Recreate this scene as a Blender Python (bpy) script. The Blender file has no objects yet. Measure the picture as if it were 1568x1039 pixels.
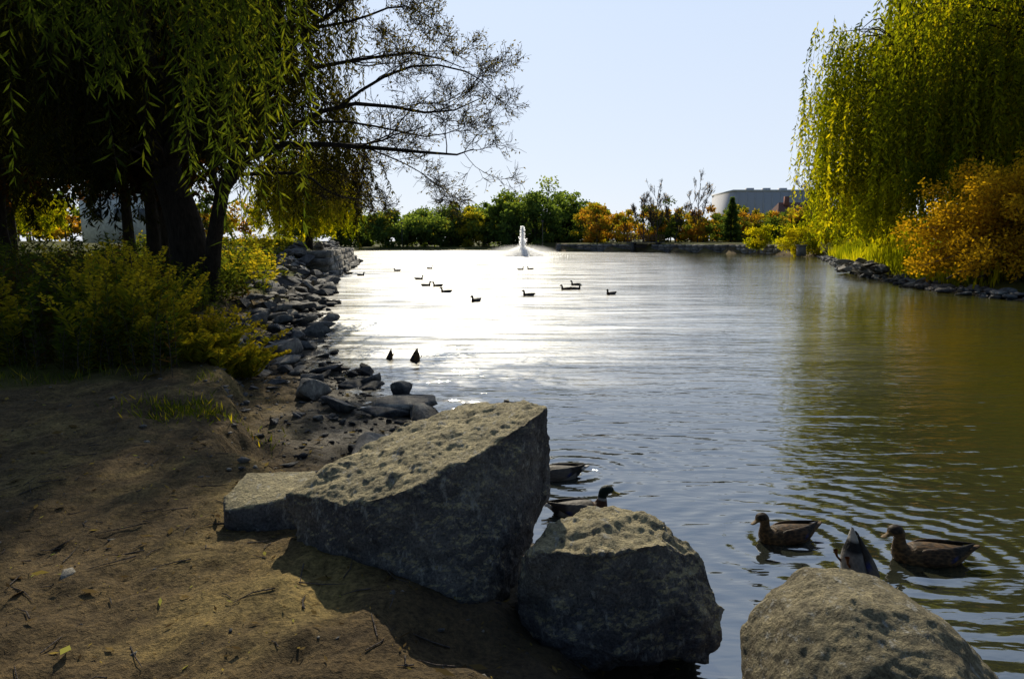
import bpy, bmesh, math, random
import numpy as np
from mathutils import Vector, noise as mnoise
rng=np.random.default_rng(7); random.seed(7)
scene=bpy.context.scene
COL=scene.collection

# ------------------------------------------------------------------ helpers
def make_mesh(name, V, F, mat=None, tint=None, smooth=False, attrs=None, parent=None):
    V=np.asarray(V,dtype=np.float32); F=np.asarray(F,dtype=np.int32)
    me=bpy.data.meshes.new(name)
    me.vertices.add(len(V)); me.vertices.foreach_set('co',V.ravel())
    k=F.shape[1]
    me.loops.add(F.size); me.loops.foreach_set('vertex_index',F.ravel())
    me.polygons.add(len(F)); me.polygons.foreach_set('loop_start',np.arange(0,F.size,k,dtype=np.int32))
    me.update(calc_edges=True)
    if smooth: me.polygons.foreach_set('use_smooth',np.ones(len(F),dtype=bool))
    if tint is not None:
        a=me.attributes.new('tint','FLOAT','POINT'); a.data.foreach_set('value',np.asarray(tint,dtype=np.float32))
    if attrs:
        for n,arr in attrs.items():
            arr=np.asarray(arr,dtype=np.float32)
            if arr.ndim==1:
                a=me.attributes.new(n,'FLOAT','POINT'); a.data.foreach_set('value',arr)
            else:
                a=me.attributes.new(n,'FLOAT_COLOR','POINT'); a.data.foreach_set('color',arr.ravel())
    ob=bpy.data.objects.new(name,me); COL.objects.link(ob)
    if mat: me.materials.append(mat)
    if parent: ob.parent=parent
    return ob
def empty(name):
    e=bpy.data.objects.new(name,None); COL.objects.link(e); return e
class Geo:
    def __init__(s): s.V=[];s.F=[];s.T=[];s.n=0
    def add(s,V,F,T=None):
        V=np.asarray(V,float).reshape(-1,3); F=np.asarray(F,int)
        s.V.append(V); s.F.append(F+s.n); s.n+=len(V)
        if T is None: T=np.full(len(V),.5)
        elif np.isscalar(T): T=np.full(len(V),T)
        s.T.append(np.asarray(T,float))
    def build(s,name,mat,smooth=False,parent=None):
        return make_mesh(name,np.concatenate(s.V),np.concatenate(s.F),mat,np.concatenate(s.T),smooth,parent=parent)
def unit(v): return v/np.maximum(np.linalg.norm(v,axis=-1,keepdims=True),1e-9)
def rv(n): return unit(rng.normal(size=(n,3)))
def leaves(g,pos,dirs,L,W,tint):
    n=len(pos); d=unit(dirs); r=unit(np.cross(d,rv(n)))
    L=np.broadcast_to(L,(n,))[:,None]; W=np.broadcast_to(W,(n,))[:,None]
    up=np.cross(r,d)
    V=np.stack([pos,pos+d*L*.45+r*W*.5,pos+d*L+up*L*.08,pos+d*L*.45-r*W*.5],1).reshape(-1,3)
    F=np.arange(4*n).reshape(n,4)
    g.add(V,F,np.repeat(np.broadcast_to(tint,(n,)),4))
def tubes(g,P,R,sides=5,tint=.5):
    P=np.asarray(P,float); R=np.asarray(R,float)
    N,K,_=P.shape
    T=unit(np.gradient(P,axis=1)); mt=unit(P[:,-1]-P[:,0])
    ref=np.where(np.abs(mt[:,2:3])>.75,np.array([[1.,0.1,0]]),np.array([[0.,0.1,1.]]))
    A=unit(np.cross(T,ref[:,None,:])); B=np.cross(T,A)
    ang=np.linspace(0,2*math.pi,sides,endpoint=False)
    V=P[:,:,None,:]+R[:,:,None,None]*(np.cos(ang)[None,None,:,None]*A[:,:,None,:]+np.sin(ang)[None,None,:,None]*B[:,:,None,:])
    idx=np.arange(N*K*sides).reshape(N,K,sides)
    a=idx[:,:-1,:]; b=idx[:,1:,:]
    F=np.stack([a,np.roll(a,-1,2),np.roll(b,-1,2),b],-1).reshape(-1,4)
    g.add(V.reshape(-1,3),F,tint)
def resample(pts,K):
    pts=np.asarray(pts,float); n=len(pts)
    t=np.linspace(0,n-1,K); out=[]
    for x in t:
        i=min(int(x),n-2); f=x-i
        p0=pts[max(i-1,0)];p1=pts[i];p2=pts[i+1];p3=pts[min(i+2,n-1)]
        out.append(.5*((2*p1)+(-p0+p2)*f+(2*p0-5*p1+4*p2-p3)*f*f+(-p0+3*p1-3*p2+p3)*f**3))
    return np.array(out)
def box(g,c,s,rz=0,tint=.5,jit=0):
    x,y,z=np.array(s)/2
    V=np.array([[-x,-y,-z],[x,-y,-z],[x,y,-z],[-x,y,-z],[-x,-y,z],[x,-y,z],[x,y,z],[-x,y,z]],float)
    if jit: V+=rng.normal(size=V.shape)*jit
    ca,sa=math.cos(rz),math.sin(rz)
    V=np.stack([V[:,0]*ca-V[:,1]*sa,V[:,0]*sa+V[:,1]*ca,V[:,2]],1)+np.array(c)
    F=[[0,3,2,1],[4,5,6,7],[0,1,5,4],[1,2,6,5],[2,3,7,6],[3,0,4,7]]
    g.add(V,F,tint)
def sstep(a,b,x):
    t=np.clip((x-a)/(b-a),0,1); return t*t*(3-2*t)
def vnoise(X,Y,s,seed=0):
    x=X*s+seed*17.3; y=Y*s+seed*9.7
    xi=np.floor(x); yi=np.floor(y); fx=x-xi; fy=y-yi
    fx=fx*fx*(3-2*fx); fy=fy*fy*(3-2*fy)
    def h(a,b):
        v=np.sin(a*127.1+b*311.7+seed*3.1)*43758.5453; return v-np.floor(v)
    return (h(xi,yi)*(1-fx)+h(xi+1,yi)*fx)*(1-fy)+(h(xi,yi+1)*(1-fx)+h(xi+1,yi+1)*fx)*fy-.5

# ------------------------------------------------------------------ node helpers
class M:
    def __init__(s,name):
        s.m=bpy.data.materials.new(name); s.m.use_nodes=True; s.t=s.m.node_tree; s.t.nodes.clear()
        s.out=s.n('ShaderNodeOutputMaterial')
    def n(s,typ,**kw):
        nd=s.t.nodes.new(typ)
        for k,v in kw.items(): setattr(nd,k,v)
        return nd
    def l(s,a,b): s.t.links.new(a,b)
    def ramp(s,fac,stops):
        r=s.n('ShaderNodeValToRGB'); el=r.color_ramp.elements
        while len(el)<len(stops): el.new(.5)
        for e,(p,c) in zip(el,stops):
            e.position=p; e.color=(*c,1) if len(c)==3 else c
        s.l(fac,r.inputs[0]); return r.outputs[0]
    def noise(s,vec,scale,detail=4,rough=.6,dist=0):
        nd=s.n('ShaderNodeTexNoise'); nd.inputs['Scale'].default_value=scale
        nd.inputs['Detail'].default_value=detail; nd.inputs['Roughness'].default_value=rough
        nd.inputs['Distortion'].default_value=dist
        s.l(vec,nd.inputs['Vector']); return nd.outputs['Fac']
    def math(s,op,a,b=None,clamp=False):
        nd=s.n('ShaderNodeMath',operation=op,use_clamp=clamp)
        for i,x in enumerate((a,b)):
            if x is None: continue
            if isinstance(x,(int,float)): nd.inputs[i].default_value=x
            else: s.l(x,nd.inputs[i])
        return nd.outputs[0]
    def mix(s,fac,a,b,blend='MIX'):
        nd=s.n('ShaderNodeMix',data_type='RGBA',blend_type=blend)
        if isinstance(fac,(int,float)): nd.inputs[0].default_value=fac
        else: s.l(fac,nd.inputs[0])
        for i,x in ((6,a),(7,b)):
            if isinstance(x,tuple): nd.inputs[i].default_value=(*x,1)
            else: s.l(x,nd.inputs[i])
        return nd.outputs[2]
    def mr(s,v,a_,b_,c_,d_):
        r=s.n('ShaderNodeMapRange'); r.interpolation_type='SMOOTHSTEP'; s.l(v,r.inputs[0])
        for i,q in ((1,a_),(2,b_),(3,c_),(4,d_)): r.inputs[i].default_value=q
        return r.outputs[0]
    def pos(s): return s.n('ShaderNodeTexCoord').outputs['Object']
    def attr(s,name): return s.n('ShaderNodeAttribute',attribute_name=name)
    def bump(s,h,strength=.5,dist=.02,normal=None):
        b=s.n('ShaderNodeBump'); b.inputs['Strength'].default_value=strength; b.inputs['Distance'].default_value=dist
        s.l(h,b.inputs['Height'])
        if normal: s.l(normal,b.inputs['Normal'])
        return b.outputs[0]
    def pbr(s,col,rough=.8,normal=None,spec=.3,metal=0):
        p=s.n('ShaderNodeBsdfPrincipled')
        if isinstance(col,tuple): p.inputs['Base Color'].default_value=(*col,1)
        else: s.l(col,p.inputs['Base Color'])
        if isinstance(rough,(int,float)): p.inputs['Roughness'].default_value=rough
        else: s.l(rough,p.inputs['Roughness'])
        p.inputs['Specular IOR Level'].default_value=spec; p.inputs['Metallic'].default_value=metal
        if normal: s.l(normal,p.inputs['Normal'])
        s.l(p.outputs[0],s.out.inputs[0]); return p

def leaf_mat(name,stops,trans=.5,tmul=(1.7,1.5,.5)):
    m=M(name); f=m.attr('tint').outputs['Fac']
    c=m.ramp(f,stops)
    d=m.n('ShaderNodeBsdfDiffuse'); m.l(c,d.inputs[0])
    t=m.n('ShaderNodeBsdfTranslucent'); m.l(m.mix(1.0,c,tmul,'MULTIPLY'),t.inputs[0])
    mx=m.n('ShaderNodeMixShader'); mx.inputs[0].default_value=trans
    m.l(d.outputs[0],mx.inputs[1]); m.l(t.outputs[0],mx.inputs[2]); m.l(mx.outputs[0],m.out.inputs[0])
    return m.m
def bark_mat(name,c1,c2):
    m=M(name); p=m.pos()
    mp=m.n('ShaderNodeMapping'); mp.inputs['Scale'].default_value=(6,6,1.2); m.l(p,mp.inputs[0])
    n=m.noise(mp.outputs[0],2.5,4,.7,.6)
    m.pbr(m.ramp(n,[(.3,c1),(.7,c2)]),.9,m.bump(n,.9,.05),.1); return m.m
def rock_mat(name,lo,mid,hi,scale=1.0,wetline=True,bumpd=.03,big=False,spec=.2,sun_tint=.85):
    m=M(name); p=m.pos()
    n1=m.noise(p,2.2*scale,4,.62,.5); n2=m.noise(p,8*scale,8,.74,.2); n3=m.noise(p,80*scale,4,.7)
    c=m.ramp(n1,[(.3,lo),(.52,mid),(.72,hi)])
    if big:
        st_=m.noise(p,1.6,5,.7)
        c=m.mix(m.ramp(st_,[(.52,(0,)*3),(.7,(.6,)*3)]),c,m.mix(.5,c,(.22,.165,.09)))
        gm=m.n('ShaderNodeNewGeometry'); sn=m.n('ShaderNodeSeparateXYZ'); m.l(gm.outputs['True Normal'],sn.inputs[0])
        up=m.mr(m.math('ADD',sn.outputs[2],m.math('MULTIPLY',m.math('SUBTRACT',n2,.5),.6)),.35,.75,0.,sun_tint)
        c=m.mix(up,c,(.46,.39,.22))  # warm sunlit tone painted onto the upward-facing stone
    c=m.mix(.8,c,m.ramp(n2,[(.32,(.36,.35,.37)),(.5,(.85,.85,.85)),(.6,(1.1,1.08,1.04)),(.68,(1.8,1.75,1.65))]),'MULTIPLY')
    c=m.mix(.75,c,m.ramp(n3,[(.35,(.4,.4,.4)),(.5,(1,1,1)),(.68,(1.6,1.6,1.5))]),'MULTIPLY')
    h=m.math('ADD',m.math('MULTIPLY',n2,1.4),m.math('MULTIPLY',n3,.3))
    if not big:
        tt=m.attr('tint').outputs['Fac']
        c=m.mix(1.0,c,m.ramp(tt,[(0,(.5,.5,.52)),(.5,(1,1,1)),(1,(1.7,1.62,1.45))]),'MULTIPLY')
    else:
        mp=m.n('ShaderNodeMapping'); mp.inputs['Rotation'].default_value=(.3,.9,.5); mp.inputs['Scale'].default_value=(1.6,1,.7); m.l(p,mp.inputs[0])
        sc_=m.noise(mp.outputs[0],13,5,.75,.15)
        c=m.mix(m.ramp(sc_,[(.57,(0,)*3),(.65,(.75,)*3)]),c,(.42,.41,.37))
        pit=m.noise(p,30,3,.6)
        h=m.math('ADD',h,m.math('MULTIPLY',pit,.5))
    if wetline:
        sx=m.n('ShaderNodeSeparateXYZ'); g=m.n('ShaderNodeNewGeometry'); m.l(g.outputs['Position'],sx.inputs[0])
        w=m.math('ADD',sx.outputs[2],m.math('MULTIPLY',m.math('SUBTRACT',n2,.5),.15))
        wr=m.ramp(w,[(.06,(.35,.35,.36)),(.13,(1,1,1))])
        c=m.mix(1.0,c,wr,'MULTIPLY')
    m.pbr(c,.8,m.bump(h,1.0,bumpd),spec); return m.m

# ------------------------------------------------------------------ camera / light / world
cam=bpy.data.cameras.new('camera'); co=bpy.data.objects.new('camera',cam); COL.objects.link(co)
co.location=(0,0,2.0); co.rotation_euler=(math.radians(90-8.2),0,0)
cam.lens=24; cam.sensor_width=36; cam.clip_end=6000; cam.clip_start=.05
scene.camera=co
EL=math.radians(33); AZ=math.radians(-5.5)
sd=Vector((math.sin(AZ)*math.cos(EL),math.cos(AZ)*math.cos(EL),math.sin(EL)))
sl=bpy.data.lights.new('sun','SUN'); sl.energy=5.0; sl.angle=math.radians(.53); sl.color=(1,.90,.70)
so=bpy.data.objects.new('sun',sl); COL.objects.link(so); so.rotation_euler=sd.to_track_quat('Z','Y').to_euler()
w=bpy.data.worlds.new('World'); scene.world=w; w.use_nodes=True
nt=w.node_tree; nt.nodes.clear()
def wn(t,**k):
    n=nt.nodes.new(t)
    for a,b in k.items(): setattr(n,a,b)
    return n
sky=wn('ShaderNodeTexSky'); sky.sky_type='NISHITA'; sky.sun_disc=False
sky.sun_elevation=EL; sky.sun_rotation=AZ; sky.dust_density=.6; sky.air_density=1.0; sky.ozone_density=2.5
tc=wn('ShaderNodeTexCoord'); dt=wn('ShaderNodeVectorMath',operation='DOT_PRODUCT'); dt.inputs[1].default_value=(math.sin(AZ),math.cos(AZ),0.15)
nt.links.new(tc.outputs['Generated'],dt.inputs[0])
mr=wn('ShaderNodeMapRange'); mr.inputs[1].default_value=.05; mr.inputs[2].default_value=.8; mr.inputs[3].default_value=0; mr.inputs[4].default_value=.85
nt.links.new(dt.outputs['Value'],mr.inputs[0])
sz=wn('ShaderNodeSeparateXYZ'); nt.links.new(tc.outputs['Generated'],sz.inputs[0])
mz=wn('ShaderNodeMapRange'); mz.inputs[1].default_value=0; mz.inputs[2].default_value=.62; nt.links.new(sz.outputs[2],mz.inputs[0])
hz=wn('ShaderNodeMix',data_type='RGBA'); nt.links.new(mz.outputs[0],hz.inputs[0]); hz.inputs[6].default_value=(12.2,13.3,14.9,1); hz.inputs[7].default_value=(8.6,11.2,15.6,1)
mx=wn('ShaderNodeMix',data_type='RGBA'); nt.links.new(mr.outputs[0],mx.inputs[0]); nt.links.new(sky.outputs[0],mx.inputs[6]); nt.links.new(hz.outputs[2],mx.inputs[7])
bg=wn('ShaderNodeBackground'); bg.inputs[1].default_value=.07
wo=wn('ShaderNodeOutputWorld'); nt.links.new(mx.outputs[2],bg.inputs[0]); nt.links.new(bg.outputs[0],wo.inputs[0])
scene.view_settings.view_transform='Standard'; scene.view_settings.look='None'; scene.view_settings.exposure=0

# ------------------------------------------------------------------ terrain
LAKE=np.array([(1.42,2.85),(1.07,3.12),(.78,3.45),(.2,4.3),(-.2,5.3),(-1.03,7.3),(-1.71,8.57),(-2.68,10.7),(-3.8,12.5),(-4.84,16),(-6.2,23),(-8.07,29.7),(-10.8,41),(-12.6,54),(-15.5,68),
 (-22,80),(-29,105),(-32,150),(-5,152),(9,150),(8.5,131),(22,124),(36,110),(41,99),(39.5,88),(30,64),(22.5,46),(18.5,33),(17.4,27),(17.2,23),(17,10),(15,0),(12,-10),(9,-9),(5.5,-1),(3.2,1.6),(2.2,2.4)])
def inland(X,Y):
    X=np.asarray(X,float);Y=np.asarray(Y,float)
    best=np.full(X.shape,1e9); ins=np.zeros(X.shape,bool); n=len(LAKE)
    for i in range(n):
        a=LAKE[i];b=LAKE[(i+1)%n]; ab=b-a
        t=np.clip(((X-a[0])*ab[0]+(Y-a[1])*ab[1])/(ab@ab),0,1)
        best=np.minimum(best,np.hypot(X-a[0]-t*ab[0],Y-a[1]-t*ab[1]))
        c=((a[1]>Y)!=(b[1]>Y)); 
        with np.errstate(divide='ignore',invalid='ignore'):
            xi=(b[0]-a[0])*(Y-a[1])/(b[1]-a[1])+a[0]
        ins^=(c&(X<xi))
    return np.where(ins,-best,best)
def height(X,Y,detail=True):
    X=np.asarray(X,float);Y=np.asarray(Y,float)
    d=inland(X,Y)
    dn=d+vnoise(X,Y,.9,1)*.7+vnoise(X,Y,2.6,2)*.35+vnoise(X,Y,7,12)*.1
    k=sstep(3.8,5.2,Y); sc=.95*(1-k)+1.85*k; wd=1.2*(1-k)+.4*k
    z=.09*np.clip(d/1.5,0,1)+.34*sstep(sc-wd/2,sc+wd/2,dn)+.2*sstep(3,12,d)
    left=(X<0)
    z+=np.where(left,1.15*sstep(30,44,Y)*sstep(.6,1.6,d)*(1-sstep(72,85,Y)),0)
    z+=1.2*sstep(20,80,d)*(Y>20)
    far=(X>5)&(Y>94)
    z=np.where(far&(d>0),1.55*sstep(.1,.5,d)+.012*d.clip(0,60),z)
    z=np.where(d<0,-.7*sstep(0,3.5,-d),z)
    if detail:
        near=1-sstep(12,20,Y)
        land=sstep(-.5,.3,d)
        z+=near*land*(vnoise(X,Y,1.3,3)*.09+vnoise(X,Y,4,4)*.05+vnoise(X,Y,9,5)*.034+vnoise(X,Y,21,6)*.02)
    return z
def axis(lo,a,b,hi,st,gr):
    mid=list(np.arange(a,b,st)); s=st; x=mid[-1]; r=[]
    while x<hi: s*=gr; x+=s; r.append(x)
    s=st; x=a; l=[]
    while x>lo: s*=gr; x-=s; l.append(x)
    return np.array(l[::-1]+mid+r)
gx=axis(-3000,-5,3,3000,.035,1.05); gy=axis(-300,1.6,8.5,4000,.035,1.035)
GX,GY=np.meshgrid(gx,gy); Z=height(GX,GY); D=inland(GX,GY)
nx,ny=len(gx),len(gy); idx=np.arange(nx*ny).reshape(ny,nx)
F=np.stack([idx[:-1,:-1],idx[:-1,1:],idx[1:,1:],idx[1:,:-1]],-1).reshape(-1,4)
gn=vnoise(GX,GY,.5,8)+vnoise(GX,GY,1.7,9)*.5
grass=sstep(1.9,3.2,D+gn*1.2)*sstep(6.8,8.2,GY+gn*1.5+.15*(GX+5))
grass=np.maximum(grass,(D>.8)*(GY>22))
wet=(1-sstep(.2,1.7,D+gn*.9))*(1-sstep(25,35,GY))
m=M('ground_soil'); p=m.pos()
n1=m.noise(p,.9,4,.6,.3); n2=m.noise(p,6,6,.72); n3=m.noise(p,38,5,.75)
dirt=m.ramp(n1,[(.3,(.075,.054,.032)),(.52,(.135,.098,.05)),(.72,(.30,.225,.09))])
dirt=m.mix(.85,dirt,m.ramp(n2,[(.3,(.36,.35,.36)),(.5,(.9,.9,.9)),(.7,(1.4,1.33,1.2))]),'MULTIPLY')
dirt=m.mix(.85,dirt,m.ramp(n3,[(.35,(.33,.33,.36)),(.5,(.95,.95,.95)),(.65,(1.55,1.48,1.35))]),'MULTIPLY')
gr=m.ramp(m.noise(p,1.1,4,.6),[(.3,(.05,.055,.015)),(.7,(.12,.12,.03))])
c=m.mix(m.attr('grass').outputs['Fac'],dirt,gr)
wa=m.attr('wet').outputs['Fac']
c=m.mix(m.math('MULTIPLY',wa,.8),c,(.045,.038,.03))
rg=m.math('SUBTRACT',.97,m.math('MULTIPLY',wa,.5))
m.pbr(c,rg,m.bump(m.math('ADD',m.math('MULTIPLY',n2,1.),m.math('MULTIPLY',n3,.5)),1.0,.06),.12)
make_mesh('ground',np.stack([GX,GY,Z],-1).reshape(-1,3),F,m.m,smooth=True,attrs={'grass':grass.ravel(),'wet':wet.ravel()})

# ------------------------------------------------------------------ water
duck_rings=[(1.85,4.42,1.0),(2.58,4.13,.8),(.55,5.7,1.4)]
m=M('lake_water'); p=m.pos()
def mapped(sx,sy,rz=0):
    mp=m.n('ShaderNodeMapping'); mp.inputs['Scale'].default_value=(sx,sy,1); mp.inputs['Rotation'].default_value=(0,0,rz); m.l(p,mp.inputs[0]); return mp.outputs[0]
a=m.noise(mapped(.28,1.0,.06),3.4,2,.55,.5)
b=m.noise(mapped(.40,1.0,-.10),11,2,.55,.3)
c2=m.noise(mapped(.25,.7),.8,1,.5,.5)
patch=m.ramp(m.noise(mapped(.3,1),.14,2,.5),[(.35,(.6,)*3),(.65,(1.1,)*3)])
sx=m.n('ShaderNodeSeparateXYZ'); m.l(p,sx.inputs[0])
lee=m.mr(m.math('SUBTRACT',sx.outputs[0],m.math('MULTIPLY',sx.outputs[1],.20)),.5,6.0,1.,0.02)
h=m.math('ADD',m.math('ADD',m.math('MULTIPLY',a,.75),m.math('MULTIPLY',b,.22)),m.math('MULTIPLY',c2,.8))
h=m.math('MULTIPLY',h,patch)
h=m.math('MULTIPLY',h,m.math('ADD',m.math('MULTIPLY',lee,.25),.75))
for (x,y,amp) in duck_rings:
    vd=m.n('ShaderNodeVectorMath',operation='DISTANCE'); m.l(p,vd.inputs[0]); vd.inputs[1].default_value=(x,y,0)
    dd=vd.outputs['Value']
    dd2=m.math('ADD',dd,m.math('MULTIPLY',c2,.3))
    s=m.math('SINE',m.math('MULTIPLY',dd2,34.))
    e=m.math('POWER',2.718,m.math('MULTIPLY',dd,-1.5))
    h=m.math('ADD',h,m.math('MULTIPLY',m.math('MULTIPLY',s,e),.15*amp))
bn=m.bump(h,1.0,.05)
# silty open water; willow's olive reflection painted into the body colour on the right
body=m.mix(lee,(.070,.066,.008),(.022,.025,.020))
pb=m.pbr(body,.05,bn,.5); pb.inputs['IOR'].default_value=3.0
gl_=m.n('ShaderNodeBsdfGlossy'); gl_.inputs['Roughness'].default_value=.40; gl_.inputs[0].default_value=(1,1,1,1); m.l(bn,gl_.inputs['Normal'])
r1=m.mr(sx.outputs[1],7.0,15.,0.,1.)
ruf=m.ramp(m.noise(mapped(.30,2.2,.03),1.0,4,.7),[(.38,(.12,)*3),(.60,(1,)*3)])
ruf2=m.ramp(m.noise(mapped(.35,2.5),.16,2,.6),[(.35,(.4,)*3),(.6,(1,)*3)])
mxs=m.n('ShaderNodeMixShader'); m.l(m.math('MULTIPLY',m.math('MULTIPLY',m.math('MULTIPLY',r1,lee),m.math('MULTIPLY',ruf,ruf2)),.30),mxs.inputs[0])
m.l(pb.outputs[0],mxs.inputs[1]); m.l(gl_.outputs[0],mxs.inputs[2]); m.l(mxs.outputs[0],m.out.inputs[0])
WV=[(-60,-30,0),(60,-30,0),(60,175,0),(-60,175,0)]
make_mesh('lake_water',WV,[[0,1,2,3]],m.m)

# ------------------------------------------------------------------ rocks
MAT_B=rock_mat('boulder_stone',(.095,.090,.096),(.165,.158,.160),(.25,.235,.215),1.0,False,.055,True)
MAT_B3=rock_mat('boulder_tan_stone',(.11,.092,.060),(.17,.145,.095),(.24,.205,.135),1.1,False,.035,True,sun_tint=.3)
MAT_R=rock_mat('shore_rock_stone',(.09,.088,.093),(.18,.175,.172),(.29,.28,.26),2.0,True,.03,spec=.2)
def boulder(name,pts,mat,vox=.013,sm=6,amp=(.07,.03,.010),sc=(.38,.13,.03)):
    bm=bmesh.new()
    for q in pts: bm.verts.new(q)
    r=bmesh.ops.convex_hull(bm,input=bm.verts)
    bmesh.ops.delete(bm,geom=[g for g in r['geom_interior'] if isinstance(g,bmesh.types.BMVert)],context='VERTS')
    me=bpy.data.meshes.new(name); bm.to_mesh(me); bm.free()
    ob=bpy.data.objects.new(name,me); COL.objects.link(ob); me.materials.append(mat)
    a=ob.modifiers.new('remesh','REMESH'); a.mode='VOXEL'; a.voxel_size=vox; a.use_smooth_shade=True
    a=ob.modifiers.new('smooth','SMOOTH'); a.factor=.6; a.iterations=sm
    for i,(am,s) in enumerate(zip(amp,sc)):
        t=bpy.data.textures.new(name+str(i),'CLOUDS'); t.noise_scale=s; t.noise_depth=3
        if i==1: t.noise_basis='VORONOI_F2_F1'; t.noise_depth=1
        dm=ob.modifiers.new('disp%d'%i,'DISPLACE'); dm.texture=t; dm.strength=am; dm.mid_level=.5; dm.texture_coords='LOCAL'
    return ob
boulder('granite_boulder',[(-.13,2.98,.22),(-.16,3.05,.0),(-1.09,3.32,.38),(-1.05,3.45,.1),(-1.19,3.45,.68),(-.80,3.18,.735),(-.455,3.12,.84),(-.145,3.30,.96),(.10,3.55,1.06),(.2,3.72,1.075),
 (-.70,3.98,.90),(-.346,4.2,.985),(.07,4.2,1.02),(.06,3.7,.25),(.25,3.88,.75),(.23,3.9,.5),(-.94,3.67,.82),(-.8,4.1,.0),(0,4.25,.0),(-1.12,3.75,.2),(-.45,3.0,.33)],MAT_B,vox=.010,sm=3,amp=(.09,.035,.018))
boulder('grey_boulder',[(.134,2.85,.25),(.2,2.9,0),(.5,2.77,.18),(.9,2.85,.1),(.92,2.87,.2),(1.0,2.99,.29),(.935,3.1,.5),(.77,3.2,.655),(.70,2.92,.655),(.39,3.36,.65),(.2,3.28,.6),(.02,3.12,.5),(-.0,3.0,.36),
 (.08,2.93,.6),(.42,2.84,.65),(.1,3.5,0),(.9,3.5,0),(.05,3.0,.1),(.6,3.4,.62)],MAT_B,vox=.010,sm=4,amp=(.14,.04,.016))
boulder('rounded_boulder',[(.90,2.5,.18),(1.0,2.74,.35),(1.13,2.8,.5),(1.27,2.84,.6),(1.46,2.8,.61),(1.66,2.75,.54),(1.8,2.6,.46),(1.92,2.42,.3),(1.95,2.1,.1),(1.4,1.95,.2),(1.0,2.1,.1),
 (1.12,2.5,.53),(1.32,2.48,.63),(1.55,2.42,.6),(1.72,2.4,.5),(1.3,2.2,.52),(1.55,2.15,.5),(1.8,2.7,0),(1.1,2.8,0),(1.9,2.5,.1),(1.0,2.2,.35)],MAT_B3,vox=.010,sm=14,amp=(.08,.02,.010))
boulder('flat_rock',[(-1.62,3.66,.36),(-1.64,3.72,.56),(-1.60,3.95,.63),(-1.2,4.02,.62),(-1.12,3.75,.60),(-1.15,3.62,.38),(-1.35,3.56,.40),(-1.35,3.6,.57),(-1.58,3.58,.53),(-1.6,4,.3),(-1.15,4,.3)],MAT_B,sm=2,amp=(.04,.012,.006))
def rock_variants(n,sub,nz=.05):
    out=[]
    for i in range(n):
        bm=bmesh.new(); bmesh.ops.create_icosphere(bm,subdivisions=sub,radius=1)
        V=np.array([v.co[:] for v in bm.verts]); F=np.array([[v.index for v in f.verts] for f in bm.faces]); bm.free()
        for k in range(8):
            nn=unit(rng.normal(size=3)); lim=rng.uniform(.25,.6)
            e=np.maximum(V@nn-lim,0); V=V-e[:,None]*nn
        dn=np.array([mnoise.noise(Vector(v*2.5+Vector((i*7,0,0)))) for v in map(Vector,V)]); V=V*(1+nz*dn)[:,None]
        out.append((V/np.abs(V).max()*1.0,F))
    return out
RV2=rock_variants(18,3); RVs=rock_variants(6,1)
def put_rock(g,x,y,z,s,variants=RV2,flat=.6,tl=.25):
    V,F=variants[rng.integers(len(variants))]
    a=rng.uniform(0,6.28); sc=np.array([s*rng.uniform(.8,1.6),s*rng.uniform(.6,1.1),s*flat*rng.uniform(.5,1.25)])*.6
    W=V*sc; t=rng.uniform(-tl,tl)
    W=np.stack([W[:,0],W[:,1]*math.cos(t)-W[:,2]*math.sin(t),W[:,1]*math.sin(t)+W[:,2]*math.cos(t)],1)
    W=np.stack([W[:,0]*math.cos(a)-W[:,1]*math.sin(a),W[:,0]*math.sin(a)+W[:,1]*math.cos(a),W[:,2]],1)+np.array([x,y,z+s*.10])
    g.add(W,F,rng.uniform(.05,.95))
def along(i0,i1,n):
    P=LAKE[i0:i1+1]; L=np.r_[0,np.cumsum(np.linalg.norm(np.diff(P,axis=0),axis=1))]
    s=rng.uniform(0,1,n)*L[-1]; x=np.interp(s,L,P[:,0]); y=np.interp(s,L,P[:,1]); return x,y
g=Geo()
for x,y,s in [(-2.55,8.3,.66),(-1.95,7.75,.5),(-1.5,7.6,.36),(-1.25,7.9,.5),(-1.0,7.5,.42),(-2.3,9.4,.4),(-1.9,9.2,.36),(-3.2,9.0,.24),(-2.85,9.5,.3),(-1.5,8.9,.4),(-3.9,11.6,.8),(-3.3,11.7,.3),(-2.7,10.6,.36),(-2.95,10.3,.26),(-2.4,10.1,.3),
              (-1.15,5.7,.85),(-.85,6.3,.6),(-1.45,6.2,.2),(-.65,5.2,.6),(-3.7,8.9,.3),(-2.5,7.0,.14),(-2.1,7.2,.12),(.95,3.25,.3),(.98,2.75,.22),(-2.9,6.4,.13),(-.75,6.9,.4),(-.45,6.6,.3)]:
    put_rock(g,x,y,float(height(x,y)),s,tl=.3)
x,y=along(6,10,430); off=rng.uniform(-.4,2.0,430)**1.0
x2=x-off; z=height(x2,y)
for i in range(430):
    if y[i]<9.5 and rng.random()<.7: continue
    if y[i]<18 and rng.random()<.35: continue
    put_rock(g,x2[i],y[i],z[i],rng.choice([.1,.17,.26,.40,.6],p=[.36,.28,.18,.12,.06])*(1+y[i]*.01),tl=.35,flat=.5)
x,y=along(10,14,380); x2=x-rng.uniform(-.3,2.6,380); z=height(x2,y)
for i in range(380): put_rock(g,x2[i],y[i],z[i],rng.uniform(.3,1.0),tl=.4)
g.build('shore_rocks',MAT_R)
g=Geo()
x,y=along(24,29,520); x2=x+rng.uniform(-.5,1.1,520); z=height(x2,y)
for i in range(520): put_rock(g,x2[i],y[i],z[i],rng.uniform(.2,.6))
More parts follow.
